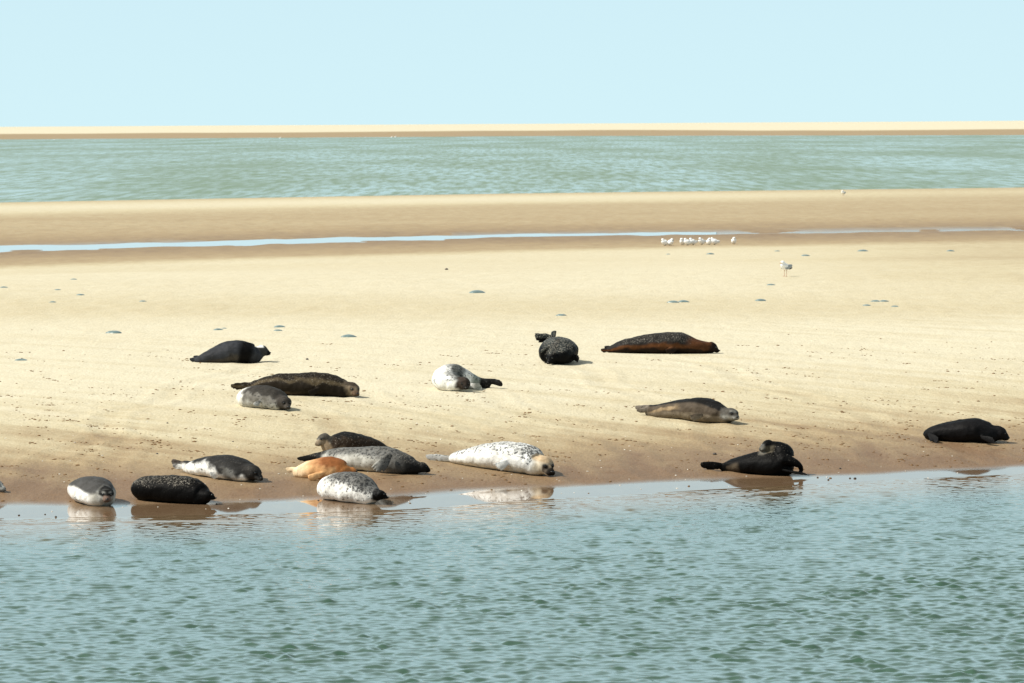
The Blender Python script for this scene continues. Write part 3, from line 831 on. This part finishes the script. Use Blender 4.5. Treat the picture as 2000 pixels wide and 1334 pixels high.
build_seal('pale grey seal at the left edge of the sand, almost wholly cut off', (-30, 961),
    [(-200, .5, 946, .12), (-180, .45, 938, .28), (-150, .35, 928, .42), (-110, .25, 920, .5), (-70, .15, 920, .5), (-45, .08, 926, .44), (-25, .03, 934, .34)],
    head=(-11, 948, 0, .095, 70, 8), coat=coat_edge)

# ------------------------------------------------------------------ birds
WHITEF = plain('white_feathers', (.92, .92, .91), .6); GREYF = plain('grey_feathers', (.33, .36, .38), .6)
BLACKF = plain('black_feathers', (.012, .012, .013), .5); ORANGEB = plain('orange_bill', (.55, .20, .05), .4)
PINKL = plain('pink_legs', (.55, .32, .22), .5)

def bird(name, label, px, py, L, yaw, cat, group, cap=None, wing=None, legs=PINKL, bill=ORANGEB, leg=0.3, hunch=0.0, tipped=True, fat=1.0):
    """a standing bird of body length L (m): body with neck and head, folded wings, tail, bill, two legs"""
    g = ground_at(px, py)
    a = R(yaw); fx = np.array([math.sin(a), -math.cos(a), 0]); up = np.array([0, 0, 1.0]); sd = np.cross(fx, up)
    h0 = L * leg
    P = lambda f, u, s=0: fx * f * L + up * (h0 + u * L) + sd * s * L
    body = bpy.data.objects.new(name, None); COL.objects.link(body); body.location = g
    tagit(body, label, cat, group)
    k = hunch
    sp = np.array([P(-.44, .14), P(-.30, .17), P(-.12, .19), P(.06, .23), P(.17, .32 - .02 * k), P(.20, .42 - .06 * k), P(.22, .50 - .10 * k)])
    rr = np.array([.03, .085, .155, .175, .145 + .01 * k, .115 + .02 * k, .09 + .02 * k]) * L * fat
    vs_, fs = loft(catmull(np.column_stack([sp, rr, rr * 1.05]), 4), 18, False)
    hd = .53 - .10 * k
    hv, hf_ = ell_mesh(P(.25, hd), (sd * .105 * L * fat, fx * .125 * L, up * .105 * L * fat), 10, 14)
    o = len(vs_); vs_ = list(vs_) + hv; fs = fs + [tuple(i + o for i in q) for q in hf_]
    mesh_obj('body', vs_, fs, WHITEF, body)
    for q in (-1, 1):
        v, f = ell_mesh(P(-.13, .205, q * .125), (sd * .055 * L, fx * .33 * L - up * .06 * L, up * .115 * L + fx * .02 * L), 10, 14)
        mesh_obj('wing', v, f, wing or GREYF, body)
        v, f = round_tube(np.array([P(.0, .10, q * .07), P(-.01, -.08, q * .07), P(.0, -h0 / L + .01, q * .07)]), np.array([.020, .014, .014]) * L, 8, 3)
        v2, f2 = ell_mesh(P(.05, -h0 / L + .012, q * .07), (sd * .05 * L, fx * .07 * L, up * .012 * L), 6, 10)
        o = len(v); mesh_obj('leg', list(v) + v2, f + [tuple(i + o for i in kk) for kk in f2], legs, body)
    if tipped:
        v, f = ell_mesh(P(-.48, .11), (sd * .055 * L, fx * .15 * L - up * .04 * L, up * .04 * L), 8, 12); mesh_obj('wing_tip', v, f, BLACKF, body)
    if cap:
        v, f = ell_mesh(P(.21, hd + .075), (sd * .06 * L, fx * .07 * L, up * .045 * L), 8, 12); mesh_obj('cap', v, f, cap, body)
    v, f = round_tube(np.array([P(.34, hd - .01), P(.43, hd - .015), P(.49, hd - .035)]), np.array([.032, .024, .010]) * L, 8, 3); mesh_obj('bill', v, f, bill, body)
    return body

PALEF = plain('pale_feathers', (.84, .85, .85), .6)
bird('gull', 'large white gull with grey wings standing alone on the open sand', 1534, 540, .44, -38, 'gull', None, leg=.30, hunch=1)
bird('gull', 'distant pale gull standing at the edge of the far channel', 1647, 383, .52, -25, 'gull', None, leg=.16, hunch=1, tipped=False)
TERN = [
    (1299, 480, -60, 'left tern of the pair standing apart at the left end of the flock'),
    (1309, 480, 40, 'right tern of the pair standing apart at the left end of the flock'),
    (1333, 479, -20, 'tern with its head stretched up, first of the middle three in the flock'),
    (1343.5, 479.5, -70, 'tern in the middle of the central three in the flock'),
    (1353.5, 478.5, -60, 'tern at the right of the central three, body level, in the flock'),
    (1371, 478, -45, 'small tern first of the right hand three in the flock'),
    (1384.5, 478.5, 10, 'upright tern in the centre of the right hand three in the flock'),
    (1396, 478, -80, 'tern with its tail stretched right, last of the right hand three in the flock'),
    (1433, 477, 5, 'lone rounded tern standing apart at the right end of the flock')]
for px, py, yw, lab in TERN:
    bird('tern', lab, px, py, .40, yw, 'tern', 'terns standing in a flock by the runnel', cap=BLACKF, wing=PALEF, legs=BLACKF, bill=BLACKF, leg=.07, hunch=0.9, tipped=False, fat=1.3)
FAR = [(105, 276, 'first white gull from the left on the far shore'), (547, 271.5, 'white gull on the far shore left of the middle'),
       (765, 270, 'white gull of the close pair on the far shore, left one'), (772, 269.5, 'white gull of the close pair on the far shore, right one')]
for px, py, lab in FAR:
    bird('gull', lab, px, py, 1.0, 60, 'gull', 'gulls far off along the opposite shore', leg=.15, wing=PALEF, tipped=False)

# ------------------------------------------------------------------ stranded jellyfish
def jelly_material():
    m, n, l, b = new_mat('jellyfish_bell')
    P = nd(n, 'ShaderNodeTexCoord').outputs['Object']
    c = mix_rgb(n, l, noise_n(n, l, P, 9, 3), (.09, .14, .14), (.19, .25, .24))
    l.new(c, b.inputs['Base Color']); b.inputs['Roughness'].default_value = .28
    b.inputs['Subsurface Weight'].default_value = 0.0
    return m
JM = jelly_material()
def jelly_mesh(seed):
    r_ = np.random.default_rng(seed); v, f = [], []
    n, m = 7, 24
    ph = r_.random(4) * 6.28
    v.append((0, 0, .145))
    for i in range(1, n + 1):
        t = i / n
        for j in range(m):
            a = 2 * math.pi * j / m
            rad = t * (1 + .09 * math.sin(3 * a + ph[0]) + .06 * math.sin(5 * a + ph[1]) + .03 * math.sin(9 * a + ph[2]))
            z = .145 * (1 - t ** 2.4) + .012 * math.sin(2 * a + ph[3]) * t - .02 * (t > .99)
            v.append((rad * math.cos(a), rad * math.sin(a), z))
    for j in range(m): f.append((0, 1 + j, 1 + (j + 1) % m))
    for i in range(n - 1):
        for j in range(m):
            a, b_ = 1 + i * m + j, 1 + i * m + (j + 1) % m
            f.append((a, a + m, b_ + m, b_))
    f.append(tuple(1 + (n - 1) * m + j for j in range(m))[::-1])
    return v, f
protos = [mesh_obj('jellyfish', *jelly_mesh(s), JM) for s in (1, 2, 3)]
JEL = [
    (931, 572, 17, 'largest grey jellyfish lying alone in the middle of the pale flat'),
    (1315, 591, 13, 'left jellyfish of the touching pair above the brown seal'),
    (1335, 590, 13, 'right jellyfish of the touching pair above the brown seal'),
    (1485, 587.5, 12, 'single jellyfish right of the touching pair and below the gull'),
    (1710, 589, 10, 'left jellyfish of the far right touching pair'),
    (1726, 589, 10, 'right jellyfish of the far right touching pair'),
    (1693, 597, 9, 'flat jellyfish just below the far right touching pair'),
    (1748, 599, 8, 'thin faint jellyfish lying lowest among those at far right'),
    (1505, 557, 9, 'small jellyfish below the feet of the large gull'),
    (1573, 500, 9, 'jellyfish just up and right of the large gull'),
    (1685, 491, 11, 'jellyfish midway between the large gull and the right edge'),
    (1856, 491, 9, 'jellyfish nearest the right edge of the flat'),
    (1387, 497, 9, 'jellyfish under the right hand terns of the flock'),
    (1305, 497, 5, 'tiny jellyfish under the pair of terns at left of the flock'),
    (1518, 491, 6, 'tiny jellyfish straight above the large gull'),
    (546, 639, 13, 'pale domed jellyfish just above the slate dark seal'),
    (543, 646, 9, 'flat jellyfish touching the lower side of the pale domed one'),
    (426, 644.5, 11, 'flat jellyfish above the back of the slate dark seal'),
    (438, 641.5, 6, 'tiny jellyfish beside the flat one above the slate dark seal'),
    (681, 658, 16, 'sandy grey jellyfish midway between the slate seal and the curled seal'),
    (223, 650.5, 16, 'sand coloured flat jellyfish in the left part of the flat'),
    (41, 703.5, 14, 'bluish jellyfish nearest the left edge, lowest on the beach'),
    (144, 546, 7, 'uppermost jellyfish of the scatter at far left'),
    (113, 566.5, 7, 'jellyfish in the middle of the scatter at far left'),
    (157, 576.5, 9, 'jellyfish on the right of the scatter at far left'),
    (103, 590.5, 8, 'lowest jellyfish of the scatter at far left'),
    (279, 589, 8, 'jellyfish lying off to the right of the far left scatter'),
    (7, 562, 9, 'jellyfish cut by the left edge of the picture'),
    (1096, 616.5, 11, 'faint jellyfish above the curled up hind flippers of the end on seal'),
]
for i, (px, py, hw, lab) in enumerate(JEL):
    g = ground_at(px, py); s = hw / F_PX * g[1]
    o = protos[i] if i < 3 else protos[i % 3].copy()
    if i >= 3: COL.objects.link(o)
    o.location = (g[0], g[1], g[2] - 0.004); o.rotation_euler = (0, 0, rnd.random() * 6)
    o.scale = (s, s, s * (2.3 if g[1] > 88 else 1.7))
    tagit(o, lab, 'jellyfish', 'jellyfish stranded on the sand')

# ------------------------------------------------------------------ clumps, casts and shells on the sand
def lump_batch(name, items, mat, seed):
    """many small irregular lumps in one sheet of stuff"""
    base = bpy.data.meshes.new('t'); import bmesh
    bm = bmesh.new(); bmesh.ops.create_icosphere(bm, subdivisions=1, radius=1.0); bm.to_mesh(base); bm.free()
    bv = np.array([v.co[:] for v in base.vertices]); bf = np.array([p.vertices[:] for p in base.polygons])
    r_ = np.random.default_rng(seed); n = len(bv)
    V = np.zeros((len(items) * n, 3)); Fs = np.zeros((len(items) * len(bf), 3), int)
    for i, (x, y, s, fl) in enumerate(items):
        p = bv * (1 + .35 * (r_.random((n, 1)) - .5)) * [s * (1 + .8 * r_.random()), s * (1 + .6 * r_.random()), s * fl]
        V[i * n:(i + 1) * n] = p + [x, y, float(ground_z(x, y)) + s * fl * .35]
        Fs[i * len(bf):(i + 1) * len(bf)] = bf + i * n
    bpy.data.meshes.remove(base)
    return mesh_obj(name, V, Fs, mat, smooth=False)
CLUMP = plain('damp_clump_and_pit_shade', (.20, .115, .052), .9, .1)  # damp sand brown, also standing in for the shadows in small track pits
SHELL = plain('shell', (.80, .76, .68), .5)
items = []
r_ = np.random.default_rng(21)
for k in range(420):
    px = r_.uniform(-150, 2150); py = 668 + 285 * r_.beta(1.6, 1.5)
    g = ground_at(px, py)
    if g[2] < .04: continue
    m_ = int(r_.integers(2, 14)); th = R(-35 + r_.normal(0, 22)); ln = r_.uniform(.1, .9)
    for j in range(m_):
        t = r_.normal(0, .5) * ln
        items.append((g[0] + math.cos(th) * t + r_.normal(0, .05), g[1] + math.sin(th) * t + r_.normal(0, .05), min(float(r_.gamma(1.6, .0040)) + .003, .016), .5))
for k in range(260):
    g = ground_at(r_.uniform(-150, 2150), r_.uniform(640, 985))
    if g[2] > .012: items.append((g[0], g[1], min(float(r_.gamma(1.6, .0045)) + .003, .02), .6))
cl = lump_batch('sand_clumps', items, CLUMP, 3); tagit(cl, 'small brown clumps of turned up sand and tracks scattered over the beach', 'sand clumps', kind='stuff')
items = []
for k in range(170):
    px = r_.uniform(-100, 2100); py = r_.uniform(820, 1000)
    g = ground_at(px, py)
    if g[2] > .0: items.append((g[0], g[1], r_.uniform(.004, .011), .6))
sh = lump_batch('shell_fragments', items, SHELL, 4); tagit(sh, 'tiny white shell fragments on the wet sand', 'shell fragments', kind='stuff')

PEB = plain('dark_stone', (.045, .035, .028), .4)
def pebble_mesh(seed):
    r2 = np.random.default_rng(seed)
    v, f = ell_mesh((0, 0, 0), ((1.25, 0, 0), (0, 1, 0), (0, 0, .7)), 8, 12)
    v = np.array(v); v = v * (1 + .25 * N1.fbm(v[:, 0] * 1.3 + seed * 7 + 40, v[:, 1] * 1.3 + v[:, 2] + 40, 2))[:, None]
    return v, f
pp = [mesh_obj('pebble', *pebble_mesh(s), PEB) for s in (1, 2)]
PB = [(109, 1010, 2.2), (88, 1005, 1.6), (37, 1007, 2.0), (455, 863, 1.7), (423, 985, 2.0), (803, 1007, 0), (872, 527, 3.0), (600, 702.5, 3), (622, 978, 1.8), (803, 970, 1.8),
      (1396, 888, 3.8), (1641, 916, 2.5), (1597, 933, 2.0), (1618, 937.5, 2.2), (1660, 934.5, 2), (1670, 935, 2.5), (985, 917, 2), (307, 887, 2.2), (327, 827, 2.0), (1475, 907, 2)]
for i, (px, py, hw) in enumerate([p for p in PB if p[2]]):
    g = ground_at(px, py); s = hw / F_PX * g[1]
    o = pp[i] if i < 2 else pp[i % 2].copy()
    if i >= 2: COL.objects.link(o)
    o.location = (g[0], g[1], max(g[2], 0) + s * .3); o.scale = (s, s, s); o.rotation_euler = (0, 0, rnd.random() * 6)
    tagit(o, 'small dark pebble lying on the bare sand', 'pebble', 'small dark pebbles on the sand')
